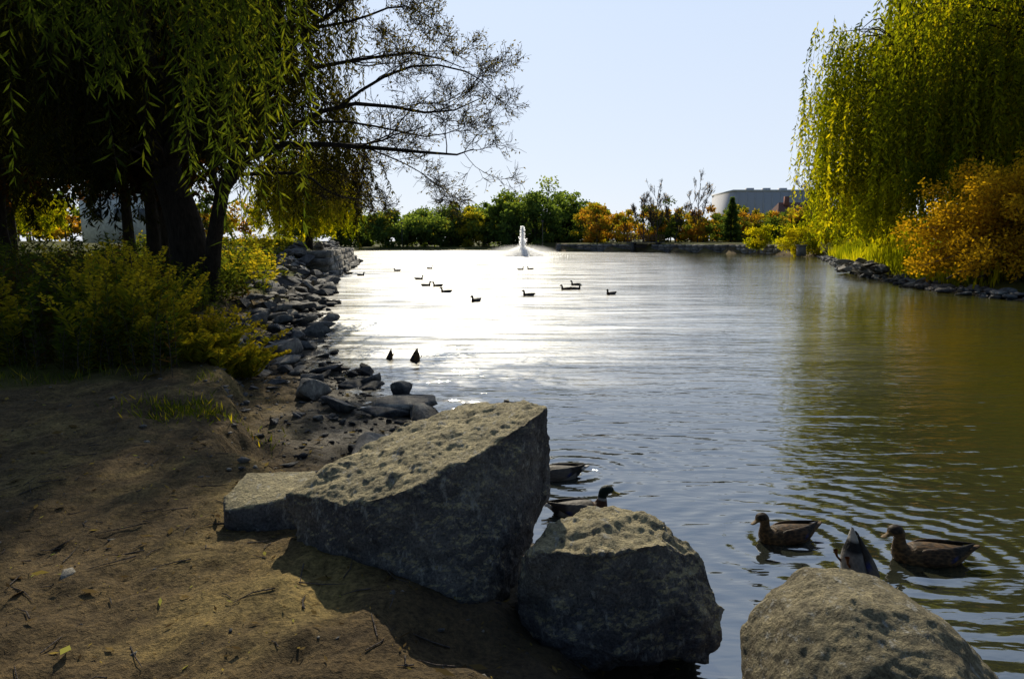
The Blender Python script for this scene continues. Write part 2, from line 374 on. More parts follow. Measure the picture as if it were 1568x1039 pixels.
for i in range(26): 
    q=rng.uniform(0,1); put_rock(g,22.3-q*2.4+rng.normal()*.5,45.5-q*8+rng.normal()*.6,.15+rng.uniform(0,.4),rng.uniform(.7,1.3))
g.build('far_bank_rocks',MAT_R)
g=Geo(); N=5200
x=rng.uniform(-5,1.2,N); y=2.2+rng.random(N)**1.2*9; d=inland(x,y); z=height(x,y)
for i in range(N):
    beach=(d[i]<1.9 and y[i]>4.6)
    if d[i]>-.1 and (beach or rng.random()<.14): put_rock(g,x[i],y[i],z[i]-.003,rng.choice([.015,.03,.05,.09],p=[.4,.35,.17,.08])*(1.3 if beach else .7),RVs)
g.build('pebbles',MAT_R)
g=Geo()
for k in range(60):
    q=k/60; bx=-10.3-q*5; by=39+q*28
    if q>.5: bx=-12.65-(q-.5)*5.6
    for c in range(4):
        if rng.random()<.12 and c==3: continue
        box(g,(bx-.25*c+rng.normal()*.12-.3,by+rng.normal()*.1,.12+c*.36),(1.0+rng.uniform(0,.5),rng.uniform(.6,1.3),.34),rng.normal()*.12,rng.uniform(.4,1),.03)
g.build('stone_ledge',MAT_R)

# ------------------------------------------------------------------ foliage materials
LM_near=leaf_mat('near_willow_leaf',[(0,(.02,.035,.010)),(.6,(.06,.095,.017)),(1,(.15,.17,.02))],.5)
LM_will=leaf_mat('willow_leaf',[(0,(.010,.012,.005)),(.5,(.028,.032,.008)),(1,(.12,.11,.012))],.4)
LM_twig=leaf_mat('sparse_leaf',[(0,(.04,.04,.012)),(.5,(.09,.08,.015)),(1,(.18,.15,.02))],.5)
LM_yel=leaf_mat('yellow_willow_leaf',[(0,(.06,.085,.008)),(.5,(.25,.27,.012)),(1,(.54,.45,.018))],.6,(1.6,1.5,.4))
LM_org=leaf_mat('orange_shrub_leaf',[(0,(.10,.08,.012)),(.5,(.36,.22,.015)),(1,(.62,.42,.03))],.55,(1.5,1.3,.4))
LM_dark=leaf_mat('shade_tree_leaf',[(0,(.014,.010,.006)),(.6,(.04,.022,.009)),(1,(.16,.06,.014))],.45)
LM_green=leaf_mat('green_leaf',[(0,(.07,.12,.045)),(.5,(.13,.20,.06)),(.85,(.22,.29,.07)),(1,(.42,.38,.04))],.55)
LM_weed=leaf_mat('weed_leaf',[(0,(.09,.05,.02)),(.3,(.034,.052,.013)),(.7,(.09,.125,.02)),(.88,(.22,.23,.022)),(1,(.42,.34,.03))],.5)
LM_lit=leaf_mat('litter_leaf',[(0,(.06,.04,.02)),(.5,(.16,.11,.04)),(.8,(.3,.22,.05)),(1,(.25,.28,.06))],.2)
BK=bark_mat('dark_bark',(.012,.010,.008),(.05,.04,.032))
BK2=bark_mat('grey_bark',(.05,.042,.036),(.12,.10,.09))

# ------------------------------------------------------------------ tree builders
def strands(gl,gb,starts,lens,K,L,W,tint,out=None,sway=.15,stem=.004,stemK=8,droop=.9):
    N=len(starts); ph=rng.uniform(0,6.28,(N,1)); ph2=rng.uniform(0,6.28,(N,1))
    if out is None: out=np.zeros((N,3))
    sw=rng.uniform(.3,1,(N,1))*sway
    def P(s):
        x=starts[:,None,:]+out[:,None,:]*(1-np.exp(-4*s))[:,:,None]
        x=x+np.stack([np.sin(ph+s*3.2)*sw*s,np.sin(ph2+s*2.6)*sw*s,-lens[:,None]*s**1.08],-1)
        return x
    s=np.clip((np.arange(K)[None,:]+rng.uniform(0,1,(N,K)))/K,0,1)
    pos=P(s); n=N*K
    d=rng.normal(size=(n,3)); d[:,2]=-np.abs(d[:,2])*.5-droop
    lv=L*rng.uniform(.6,1.15,n)
    t=np.clip(np.repeat(tint,K)+rng.normal(size=n)*.14,0,1)
    leaves(gl,pos.reshape(-1,3),d,lv,W*rng.uniform(.7,1.2,n),t)
    if stem:
        ss=np.broadcast_to(np.linspace(0,1,stemK)[None,:],(N,stemK))
        PP=P(ss); tubes(gb,PP,np.broadcast_to(np.linspace(stem,stem*.35,stemK)[None,:],(N,stemK)),3)
def branch_tree(limbs,levels=3,K=9,spawn=7,lenf=.45,up=.15,spread=.9,seed=1,mins=.25,jag=.06,rf=.55,rmin=.006):
    r=np.random.default_rng(seed); allP=[];allR=[];tips=[]
    cur=[]
    for pts,r0,r1 in limbs:
        P=resample(pts,K); cur.append((P,np.linspace(r0,r1,K)))
    for lv in range(levels+1):
        nxt=[]
        for P,R in cur:
            allP.append(P);allR.append(R)
            Ln=np.linalg.norm(np.diff(P,axis=0),axis=1).sum()
            if lv==levels: tips.append(P); continue
            for c in range(spawn if lv<levels-1 else spawn-2):
                s=r.uniform(.2,1.0); f=s*(K-1); i=min(int(f),K-2); q=P[i]+(P[i+1]-P[i])*(f-i)
                T=unit(P[i+1]-P[i]); dv=unit(T+r.normal(size=3)*spread*.7+np.array([0,0,up]))
                l=max(Ln*lenf*r.uniform(.5,1.2)*(1.15-.5*s),mins)
                pts=[q]; dd=dv.copy()
                for k in range(K-1):
                    dd=unit(dd+r.normal(size=3)*.17+np.array([0,0,up*.25])); pts.append(pts[-1]+dd*l/(K-1)+r.normal(size=3)*jag*l/K)
                rr=max(R[i]*rf,rmin); nxt.append((np.array(pts),np.linspace(rr,max(rr*.3,rmin*.6),K)))
        cur=nxt
    return allP,allR,tips
def add_branches(g,allP,allR,sides=5):
    R=np.array([r[0] for r in allR]); P=np.array(allP); RR=np.array(allR)
    b=R>.03
    if b.any(): tubes(g,P[b],RR[b],8)
    if (~b).any(): tubes(g,P[~b],RR[~b],3)
def crown(gl,gb,c,rad,nclump,per,clr,L,tintc,base=None,W=None,flat=.7,trunk_r=.2,fork=.3,tspread=.25):
    c=np.array(c,float); rad=np.array(rad,float)
    d=rv(nclump); rr=rng.uniform(.35,1,nclump)**.6
    cc=c+d*rad*rr[:,None]
    cr=clr*rng.uniform(.6,1.3,nclump)
    off=rng.normal(size=(nclump,per,3))*np.array([1,1,flat])
    off=unit(off)*(rng.random((nclump,per,1))**.45)*cr[:,None,None]
    off[:,:,2]*=flat
    pos=(cc[:,None,:]+off).reshape(-1,3); n=len(pos)
    t=np.clip(np.repeat(tintc+rng.normal(size=nclump)*tspread,per)+rng.normal(size=n)*.12,0,1)
    leaves(gl,pos,rng.normal(size=(n,3))+np.array([0,0,-.3]),L*rng.uniform(.6,1.2,n),(W or L*.55)*rng.uniform(.7,1.2,n),t)
    if gb is not None and base is not None:
        base=np.array(base,float); fk=base+(c-base)*fork
        tubes(gb,[resample([base,base+(fk-base)*.5+rng.normal(size=3)*.1*trunk_r*4,fk,c+np.array([0,0,rad[2]*.3])],8)],[np.linspace(trunk_r,trunk_r*.35,8)],8)
        m=min(nclump,40); P=[]
        for k in range(m):
            s=rng.uniform(.3,.9); st=fk+(c-fk)*s*.8
            mid=(st+cc[k])/2+np.array([0,0,.08*rad[2]])+rng.normal(size=3)*.05*rad[0]
            P.append(resample([st,mid,cc[k]],7))
        tubes(gb,P,np.broadcast_to(np.linspace(trunk_r*.3,trunk_r*.06,7),(m,7)),5)
def willow(name,base,top,rx,ry,ntuft,per,K,L,W,mat,bark,tint,zlow,trunk_r=.5,stem=.006,seed_sway=.35,dome=.55,lenr=(2.,6.),lowp=1.6,outl=(.2,.5),rp=.5,strat=False):
    gl=Geo();gb=Geo(); base=np.array(base,float)
    a=rng.uniform(0,6.28,ntuft)
    if strat: a=(np.arange(ntuft)*2.39996+rng.normal(size=ntuft)*.15)%6.2832
    r=((np.arange(ntuft)+rng.random(ntuft))/ntuft)**rp if strat else rng.random(ntuft)**rp
    cx=base[0]+rx*r*np.cos(a); cy=base[1]+ry*r*np.sin(a)
    H=top-base[2]
    cz=top-H*dome*.65*r**2.2-rng.random(ntuft)**1.5*H*.45+rng.normal(size=ntuft)*.03*H
    S=[];LN=[];OUT=[];T=[];ends=[]
    for i in range(ntuft):
        n=per; rad=rng.uniform(.25,.75)*rx/8+.12
        st=np.array([cx[i],cy[i],cz[i]])+rng.normal(size=(n,3))*np.array([rad,rad,.35])
        low=zlow+rng.random()**lowp*(cz[i]-zlow)*.5
        ln=np.clip((cz[i]-low)*rng.uniform(.55,1.0,n),1.,rng.uniform(*lenr))
        S.append(st);LN.append(ln);o=np.array([math.cos(a[i]),math.sin(a[i]),.25])*rng.uniform(*outl); OUT.append(np.tile(o,(n,1))+rng.normal(size=(n,3))*.15)
        T.append(np.full(n,np.clip(tint+rng.normal()*.24,0,1)))
        ends.append((cx[i],cy[i],cz[i]))
    strands(gl,gb,np.concatenate(S),np.concatenate(LN),K,L,W,np.concatenate(T),np.concatenate(OUT),seed_sway,stem,5)
    fork=base+np.array([rng.normal()*.3,rng.normal()*.3,H*.25])
    tubes(gb,[resample([base-np.array([0,0,.3]),base+(fork-base)*.5+np.array([.15,0,0]),fork],8)],[np.linspace(trunk_r*1.15,trunk_r*.75,8)],12)
    mains=[]
    nm=6
    for k in range(nm):
        aa=k/nm*6.28+rng.uniform(-.4,.4); q=rng.uniform(.35,.6)
        e=np.array([base[0]+rx*q*math.cos(aa),base[1]+ry*q*math.sin(aa),base[2]+H*rng.uniform(.65,.85)])
        P=resample([fork,fork+(e-fork)*.4+np.array([0,0,-.05*H]),fork+(e-fork)*.75,e],10); mains.append(P)
        tubes(gb,[P],[np.linspace(trunk_r*.55,trunk_r*.15,10)],8)
    MP=np.concatenate(mains)
    PP=[]
    for e in ends:
        e=np.array(e); dd=np.linalg.norm(MP-e,axis=1)+np.maximum(MP[:,2]-e[2],0)*2; st=MP[dd.argmin()]
        PP.append(resample([st,(st+e)/2+np.array([0,0,.04*H])+rng.normal(size=3)*.25,e],7))
    tubes(gb,PP,np.broadcast_to(np.linspace(trunk_r*.11,trunk_r*.02,7),(len(PP),7)),4)
    root=empty(name)
    gl.build('foliage',mat,parent=root); gb.build('trunk_and_branches',bark,True,parent=root)
    return root

# ---- near willow
rng=np.random.default_rng(101)
gl=Geo();gb=Geo();gd=Geo()
clusters=[(-2.75,4.0,2.35,.05,4),(-2.6,4.1,2.85,.12,9),(-2.4,4.1,2.9,.12,8),(-2.2,4.0,2.8,.1,7),(-2.02,4.1,3.0,.1,6),(-1.9,3.9,2.28,.05,6),
 (-1.72,4.1,2.35,.08,13),(-1.58,4.0,1.88,.06,14),(-1.47,4.1,1.98,.06,15),(-1.42,4.2,2.6,.06,7),(-2.9,4.3,3.0,.12,6)]
S=[];LN=[];T=[]
for (x,y,zb,sp,n) in clusters:
    st=np.stack([x+rng.normal(size=n)*sp,y+rng.normal(size=n)*.3,4.5+rng.uniform(-.2,.3,n)],1)
    low=zb+rng.random(n)**1.3*(3.6-zb)*.8
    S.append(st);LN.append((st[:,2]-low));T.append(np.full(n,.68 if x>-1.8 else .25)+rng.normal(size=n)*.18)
S=np.concatenate(S);LN=np.concatenate(LN);T=np.concatenate(T)
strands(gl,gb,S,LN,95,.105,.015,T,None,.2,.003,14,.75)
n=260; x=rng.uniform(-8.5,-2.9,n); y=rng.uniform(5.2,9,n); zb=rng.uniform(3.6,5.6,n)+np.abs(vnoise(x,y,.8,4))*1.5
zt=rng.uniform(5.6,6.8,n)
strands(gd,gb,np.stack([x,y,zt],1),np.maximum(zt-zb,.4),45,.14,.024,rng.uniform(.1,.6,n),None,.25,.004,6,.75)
tubes(gb,[resample([(-7.6,4.2,.2),(-7.5,4.3,2),(-7.2,4.4,3.8),(-6.6,4.6,5.2)],10)],[np.linspace(.42,.26,10)],12)
for pts,r0 in [([(-7.3,4.35,3.6),(-5.8,4.2,4.7),(-4,4.1,4.95),(-2.4,4.1,4.8),(-1.35,4.1,4.55)],.13),([(-6.7,4.6,5),(-6.2,6,6.2),(-5,7.5,6.7),(-3.2,8.2,6.6)],.15),([(-6.7,4.6,5),(-7.5,6.5,6.4),(-8.2,8.5,6.8)],.13),([(-5.9,6.2,6.3),(-4.6,6.2,6.6),(-3,6.2,6.4)],.08)]:
    tubes(gb,[resample(pts,14)],[np.linspace(r0,.02,14)],8)
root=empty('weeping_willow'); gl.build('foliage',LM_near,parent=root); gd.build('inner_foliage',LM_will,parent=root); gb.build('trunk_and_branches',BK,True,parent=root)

# ---- big willow behind the bank vegetation, left
rng=np.random.default_rng(102)
willow('weeping_willow',(-8.7,18.8,.5),14,4.4,4.2,135,14,46,.20,.045,LM_will,BK,.42,2.3,.50,lenr=(4,9),strat=True)
# ---- leaning sparse tree
rng=np.random.default_rng(103)
limbs=[([(-8.0,18,.3),(-7.6,17.6,2),(-7.2,17.3,3.2),(-6.6,17.3,4.4),(-6.1,17.5,5.8),(-5.9,17.6,7.4),(-5.6,17.6,9.5),(-5.3,17.5,11.5)],.22,.05),
([(-7.3,17.3,3.0),(-6.25,17,4.1),(-5.1,16.8,4.3),(-3.65,16.6,4.2),(-2.35,16.4,4.08),(-1.37,16.2,3.96),(-.88,16.2,4.1)],.10,.010),
([(-3.4,16.5,4.16),(-2.35,16.7,3.72),(-1.5,16.8,3.1)],.025,.007),
([(-6.4,17.1,4.1),(-5.1,17.2,4.9),(-4,17.3,5.3),(-2.7,17.2,5.2),(-1.7,17.1,5.04),(-.7,17,5.4)],.08,.010),
([(-5.2,17.2,4.8),(-4.2,17.3,4.9),(-3.0,17.2,4.7),(-2.0,17.1,4.5),(-1.2,17,4.7)],.04,.008),
([(-6.0,17.5,5.6),(-4.95,17.8,6.25),(-3.65,17.9,6.5),(-2.35,18,6.67),(-1.2,18,6.3)],.07,.010),
([(-6,17.5,6),(-5.1,17.5,7),(-4.1,17.4,7.6),(-3.3,17.3,8.5)],.07,.02),
([(-4.9,17.5,7.1),(-3.8,17.5,7.3),(-2.7,17.4,7.6),(-1.9,17.4,7.3)],.04,.01),
([(-4.2,17.3,5.25),(-3.2,17.3,5.9),(-2.1,17.2,6.2),(-1.0,17.2,6.0),(-.55,17.1,5.6)],.045,.008),
([(-6.7,17.1,3.6),(-5.1,16.9,3.6),(-4.3,16.8,3.1),(-3.2,16.8,2.95)],.05,.008),
([(-5.9,17.6,7.4),(-5,17.3,8.4),(-3.9,17.2,9.4)],.06,.02)]
P,R,tips=branch_tree(limbs,3,8,9,.36,.10,.9,seed=5,mins=.3,rf=.45,rmin=.0055)
gb=Geo();gl=Geo(); add_branches(gb,P,R)
tp=np.array(tips)[:,2:,:].reshape(-1,3); tp=tp[rng.random(len(tp))<.14+.26*(tp[:,2]>6.6)]
leaves(gl,tp+rng.normal(size=tp.shape)*.03,rng.normal(size=tp.shape)+np.array([0,0,-.5]),.085,.034,np.clip(rng.normal(size=len(tp))*.25+.5,0,1))
crown(gl,gb,(-5.2,17.3,11.1),(2.6,1.8,2.0),44,130,.65,.16,.4,base=(-5.5,17.6,8.5),trunk_r=.07,fork=.4)  # leafy crown added above the view to shade the left foreground
root=empty('leaning_tree'); gl.build('foliage',LM_twig,parent=root); gb.build('trunk_and_branches',BK,True,parent=root)

# ---- dark shade trees far left
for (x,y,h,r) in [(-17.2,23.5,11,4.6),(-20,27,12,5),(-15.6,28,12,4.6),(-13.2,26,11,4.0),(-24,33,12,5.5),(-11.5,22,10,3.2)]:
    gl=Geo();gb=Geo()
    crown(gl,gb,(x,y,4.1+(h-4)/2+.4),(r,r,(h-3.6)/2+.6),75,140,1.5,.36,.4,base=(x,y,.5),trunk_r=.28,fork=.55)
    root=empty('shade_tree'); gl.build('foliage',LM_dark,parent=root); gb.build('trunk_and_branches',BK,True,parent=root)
willow('yellow_willow',(-13.6,46,1.6),8.3,3.0,3.0,70,12,30,.3,.09,LM_yel,BK,.6,2.4,.25,lenr=(1.5,5),strat=True)
willow('yellow_willow',(-47,64,2.0),9,5,4,60,10,26,.4,.14,LM_yel,BK,.5,3.0,.35,lenr=(2,6))
# ---- right willow and the taller one behind it
rng=np.random.default_rng(104)
willow('weeping_willow',(27.4,38,.7),18.5,10.4,8.5,330,14,40,.33,.11,LM_yel,BK,.38,1.9,.6,lenr=(5,12),dome=.62,lowp=2.6,outl=(.1,.35),rp=.42,strat=True)
willow('weeping_willow',(36.0,46,.7),29,11,9,180,12,32,.50,.18,LM_yel,BK,.36,3,.8,lenr=(5,12),dome=.5,lowp=1.5,outl=(.1,.4),strat=True)
# ---- orange bush
gl=Geo();gb=Geo()
c0=np.array([21.2,28.,.5]); n=150
P=[]
for i in range(n):
    a=rng.uniform(0,6.28); e=rng.uniform(.05,1.45); rr=rng.uniform(.72,1.08)
    tip=c0+np.array([5.6*math.cos(a)*math.cos(e),3.8*math.sin(a)*math.cos(e),4.7*math.sin(e)])*rr
    P.append(resample([c0+rng.normal(size=3)*np.array([1.2,1,.1]),(c0*1+tip)/2+np.array([0,0,.8]),tip],8))
P=np.array(P); tubes(gb,P,np.broadcast_to(np.linspace(.04,.008,8),(n,8)),4)
for P1 in P:
    for k in range(2,8):
        q=80; r0=.5+.08*(7-k)
        off=unit(rng.normal(size=(q,3)))*(rng.random((q,1))**.5)*r0
        tt=.3+.4*(k/7)+rng.normal()*.14
        leaves(gl,P1[k]+off,rng.normal(size=(q,3)),.16*rng.uniform(.6,1.2,q),.085,np.clip(tt+rng.normal(size=q)*.15,0,1))
root=empty('autumn_shrub'); gl.build('foliage',LM_org,parent=root); gb.build('stems',BK2,parent=root)
def blades(g,x,y,z,h,w,tint,lean=.25):
    n=len(x); a=rng.uniform(0,6.28,n); l=rng.uniform(0,lean,n)
    b=np.stack([x,y,z],1); dx=np.stack([np.cos(a)*l,np.sin(a)*l,np.ones(n)],1)
    leaves(g,b,dx,h,w,tint)
g=Geo(); N=15000
x,y=along(24,28,N); off=rng.random(N)**.8*7+.7; x2=x+off; y2=y-off*.15
blades(g,x2,y2,height(x2,y2,False)-.1,rng.uniform(.6,1.9,N)*(1+vnoise(x2,y2,.35)*1.2),.07,np.clip(.5+vnoise(x2,y2,.3,2)*.9+rng.normal(size=N)*.15,0,1),.45)
g.build('bank_reeds',LM_yel)
def shrub(name,c,rad,mat,tint,L=.3,ncl=22,per=160,clr=1.0,base=True):
    gl=Geo();gb=Geo(); crown(gl,gb,c,rad,ncl,per,clr,L,tint,base=(c[0],c[1],max(float(height(c[0],c[1],False)),.2)),trunk_r=.12,fork=.2)
    root=empty(name); gl.build('foliage',mat,parent=root); gb.build('stems',BK2,parent=root)
for (x,y,z,r,h,t) in [(38,92,2.2,2.4,2.0,.65),(40.5,94,2.4,2.6,2.2,.75),(36.5,102,2.6,1.6,1.9,.6),(44.5,92,2.4,3,2.3,.5),(39,76,2.0,2.2,2.0,.5),(43,80,2.6,3,2.8,.45),(35,62,1.6,2.0,1.6,.35),(29.5,52,1.5,1.4,1.3,.4)]:
    shrub('yellow_shrub',(x,y,z),(r,r,h),LM_yel,t,.32,22,150,.9)
# ---- distant tree mass
rng=np.random.default_rng(105)
gl=Geo();gb=Geo()
for (X,top,r) in [(-49,10.2,5.4),(-42,9.6,4.8),(-35,8.2,4.2),(-29,9.6,4.8),(-22.5,10.8,4.9),(-15,10.8,5.5),(-6.6,11.6,4.6),(.3,14,5.2),(7.7,15.4,6.8),(15.3,13,4.6),(19.5,10.2,3.4),(-19.7,8.2,8),(-7,8.2,9),(12,8.2,8),(-11,10.8,4.4),(3.8,13.2,5),(11.5,14,4.6)]:
    t=165+rng.uniform(-6,8)
    yl=.95 if X in (-11,19.5) else .42
    for k in range(3):
        rr=r*rng.uniform(.6,.85); zz=1.5+(top-1.5)*[.62,.45,.3][k]
        crown(gl,gb,(X+rng.normal()*r*.35*(k>0),t+rng.normal()*2,zz),(rr*(1+.2*k),rr,(top-zz)*(1 if k==0 else .75)),24,80,rr*.3+.5,.85,yl,base=(X,t,1.2),trunk_r=.3,tspread=.2)
root=empty('distant_trees'); gl.build('foliage',LM_green,parent=root); gb.build('trunks',BK2,parent=root)
gl=Geo();gb=Geo()
for i in range(56):
    X=14+50*(i+rng.random())/56; Yy=rng.uniform(132,158); h=rng.uniform(3,7); r=rng.uniform(1.8,3.6)
    crown(gl,gb,(X,Yy,2.2+h*.5),(r,r,h*.62),14,70,1.0,.62,rng.choice([.1,.3,.5,.7,.85]),base=(X,Yy,1.8),trunk_r=.15)
for i in range(50):
    X=rng.uniform(-150,-60); Yy=rng.uniform(95,170); h=rng.uniform(4,9); r=rng.uniform(3,5)
    crown(gl,gb,(X,Yy,3+h*.5),(r,r,h*.6),14,60,1.6,.95,rng.choice([.2,.5,.8]),base=(X,Yy,2.0),trunk_r=.2)
for i in range(50):
    X=rng.uniform(50,190); Yy=rng.uniform(105,190)+(X-50)*.1; h=rng.uniform(4,8); r=rng.uniform(3.5,6)
    if X<72 and Yy>150: continue
    crown(gl,gb,(X,Yy,1.8+h*.5),(r,r,h*.6),16,60,1.8,1.0,rng.choice([.2,.5,.8]),base=(X,Yy,1.5),trunk_r=.2)
LM_mix=leaf_mat('distant_autumn_leaf',[(0,(.06,.10,.03)),(.45,(.12,.17,.035)),(.8,(.32,.28,.03)),(1,(.40,.22,.04))],.5)
root=empty('distant_shrubs'); gl.build('foliage',LM_mix,parent=root); gb.build('trunks',BK2,parent=root)
for (X,Yy,h,sd_) in [(27.2,130,13.5,3),(35.5,132,15,4),(24.5,129,11,9),(50,116,15,5),(31,131,10,12)]:
    P,R,tips=branch_tree([([(X,Yy,1.5),(X+.1,Yy,h*.35),(X-.1,Yy,h*.6),(X+.2,Yy,h*.85)],.13,.05),([(X,Yy,h*.25),(X+1,Yy,h*.5),(X+1.8,Yy,h*.75)],.08,.03),([(X,Yy,h*.2),(X-1,Yy,h*.45),(X-1.9,Yy,h*.7)],.08,.03)],3,7,7,.42,.4,.7,seed=sd_,mins=.6)
    gb=Geo(); add_branches(gb,P,[np.maximum(r,.022) for r in R])
    gl=Geo(); tp=np.array(tips)[:,3:,:].reshape(-1,3); tp=tp[rng.random(len(tp))<.05]; leaves(gl,tp,rng.normal(size=tp.shape),.25,.12,.8)
    root=empty('bare_tree'); gb.build('branches',BK2,parent=root); gl.build('leaves',LM_org,parent=root)
gl=Geo();gb=Geo()
n=5000; s=rng.random(n)**.7; a=rng.uniform(0,6.28,n); r=s*2.6*rng.uniform(.3,1,n)*(.8+.3*np.sin(s*40)+.25*np.sin(a*3+s*9)); zz=10.2-s*8
leaves(gl,np.stack([41.5+r*np.cos(a),131+r*np.sin(a),zz],1),np.stack([np.cos(a),np.sin(a),-.2+rng.normal(size=n)*.3],1),.5,.2,rng.uniform(0,.2,n))
tubes(gb,[resample([(41.5,131,1.5),(41.5,131,6),(41.5,131,10)],6)],[np.linspace(.2,.03,6)],6)
root=empty('conifer_tree'); gl.build('foliage',LM_green,parent=root); gb.build('trunk',BK,parent=root)

# ------------------------------------------------------------------ bank vegetation left
rng=np.random.default_rng(106)
g=Geo(); gs=Geo()
def plants(N,xr,yr,hr,mat_t,leafL,leafW,K,cond):
    x=rng.uniform(*xr,N);y=rng.uniform(*yr,N); d=inland(x,y); k=cond(x,y,d); x,y=x[k],y[k]; n=len(x)
    z=height(x,y); h=rng.uniform(*hr,n)*(1+vnoise(x,y,.5,3)*1.0)
    lean=rng.normal(size=(n,2))*.14
    s=np.linspace(0,1,5); P=np.stack([x[:,None]+lean[:,:1]*h[:,None]*s**2,y[:,None]+lean[:,1:]*h[:,None]*s**2,z[:,None]+h[:,None]*s*.97],-1)
    tubes(gs,P,np.broadcast_to(np.linspace(.006,.002,5),(n,5)),3,.3)
    ss=rng.random((n,K))**.75; f=ss*4; i=np.minimum(f.astype(int),3); fr=(f-i)[:,:,None]
    ar=np.arange(n)[:,None]; pos=P[ar,i]*(1-fr)+P[ar,i+1]*fr
    a=rng.uniform(0,6.28,(n,K)); dd=np.stack([np.cos(a),np.sin(a),rng.uniform(-.2,1.0,(n,K))],-1)
    t=np.clip(mat_t+vnoise(x,y,.6,7)[:,None]*1.1+vnoise(x,y,1.7,9)[:,None]*.4+rng.normal(size=(n,K))*.10+(ss-.5)*.3,0,1)
    leaves(g,pos.reshape(-1,3),dd.reshape(-1,3),leafL*rng.uniform(.6,1.2,n*K)*(1.15-.5*ss.ravel()),leafW,t.ravel())
edge=lambda x,y,d:(d>2.0+vnoise(x,y,.7,5)*1.0)&(y>8.1+vnoise(x,y,.8,6)*1.2-.1*(x+5))&(x>-.95*y)
plants(3000,(-16,-3.4),(7.6,19),(.45,1.05),.38,.14,.032,28,edge)
plants(800,(-15,-4.3),(8.6,17),(.9,1.45),.42,.16,.032,45,lambda x,y,d:edge(x,y,d)&(d>2.8))
plants(1300,(-26,-6),(17,32),(.5,1.3),.40,.24,.07,20,lambda x,y,d:(d>1.8)&(x>-.9*y))
plants(900,(-22,-10),(30,60),(.3,.8),.7,.3,.1,16,lambda x,y,d:(d>2.6)&(x>-.8*y))
for (px,py,ph) in [(-5.4,9.4,1.5),(-5.0,9.1,1.4),(-5.7,9.6,1.45),(-4.9,9.5,1.2),(-4.3,9.4,1.0),(-4.1,9.7,.9),(-7.0,8.9,1.2),(-7.4,9.1,1.25),(-5.3,8.6,1.1),(-4.6,8.9,.9),(-6.4,8.4,.9),(-3.9,8.9,.6),(-5.1,8.7,1.25),(-3.7,9.3,.45),(-4.0,8.6,.4),(-4.8,8.5,.8)]:
    z=float(height(px,py))
    for q in range(14):
        ox,oy=rng.normal(size=2)*.16; hh=ph*rng.uniform(.75,1.05)
        P=resample([(px+ox*.4,py+oy*.4,z),(px+ox,py+oy,z+hh*.6),(px+ox*2,py+oy*2,z+hh)],6)
        tubes(gs,[P],[np.linspace(.006,.002,6)],3)
        n=200; s=rng.random(n); base=np.stack([np.interp(s,np.linspace(0,1,6),P[:,j]) for j in range(3)],1)
        a=rng.uniform(0,6.28,n); topk=s>.68
        dd=np.stack([np.cos(a),np.sin(a),np.where(topk,.3,.7)],1)
        off=np.stack([np.cos(a),np.sin(a),a*0],1)*(np.where(topk,(1-s)*.35*rng.random(n),0))[:,None]
        leaves(g,base+off,dd,np.where(topk,.05,.13),np.where(topk,.026,.022),np.clip(np.where(topk,.98,.87)+rng.normal(size=n)*.07,0,1))
N=5200; x=rng.uniform(-7.5,-1.8,N); y=rng.uniform(4.8,9.5,N); d=inland(x,y)
dens=vnoise(x,y,1.1,11)+vnoise(x,y,3,12)*.6
k=(d>1.9)&(dens+.28*(y-7.2)-.1*(x+4)>.18)&(x>-.9*y); x=x[k];y=y[k]
blades(g,x,y,height(x,y)-.01,rng.uniform(.05,.2,len(x)),.009,np.clip(.6+rng.normal(size=len(x))*.2,0,1),.9)
N=500; x=-3.0+rng.normal(size=N)*.3; y=6.3+rng.normal(size=N)*.18; blades(g,x,y,height(x,y)-.01,rng.uniform(.04,.14,N),.012,np.clip(.7+rng.normal(size=N)*.2,0,1),1.2)
g.build('bank_vegetation',LM_weed); gs.build('weed_stems',BK2)
g=Geo(); N=6500; x=rng.uniform(-6,2,N); y=1.9+rng.random(N)**1.2*9; d=inland(x,y); k=(d>.1); x=x[k];y=y[k];n=len(x)
a=rng.uniform(0,6.28,n)
z=height(x,y)+.010
b=np.stack([x,y,z],1); dd=np.stack([np.cos(a),np.sin(a),rng.normal(size=n)*.12],1)
L=rng.choice([.015,.028,.05,.09],n,p=[.5,.32,.13,.05]); W=L*rng.uniform(.15,.5,n)
r=np.stack([-np.sin(a),np.cos(a),rng.normal(size=n)*.25],1)
V=np.stack([b,b+dd*(L*.45)[:,None]+r*(W*.5)[:,None],b+dd*L[:,None],b+dd*(L*.45)[:,None]-r*(W*.5)[:,None]],1).reshape(-1,3)
g.add(V,np.arange(4*n).reshape(n,4),np.repeat(rng.random(n)**1.6,4)); g.build('fallen_leaves',LM_lit)
g=Geo(); P=[]
for i in range(420):
    x=rng.uniform(-3.5,1.2);y=rng.uniform(2.1,7.5)
    if inland(x,y)<.15: continue
    a=rng.uniform(0,6.28);l=rng.uniform(.04,.22); q=np.array([[x,y],[x+math.cos(a)*l*.5+rng.normal()*.01,y+math.sin(a)*l*.5+rng.normal()*.01],[x+math.cos(a)*l,y+math.sin(a)*l]])
    zz=height(q[:,0],q[:,1])+.006; P.append(np.c_[q,zz])
P=np.array(P); tubes(g,P,np.broadcast_to([.0035,.0028,.0015],(len(P),3)),4); g.build('twigs',BK2)

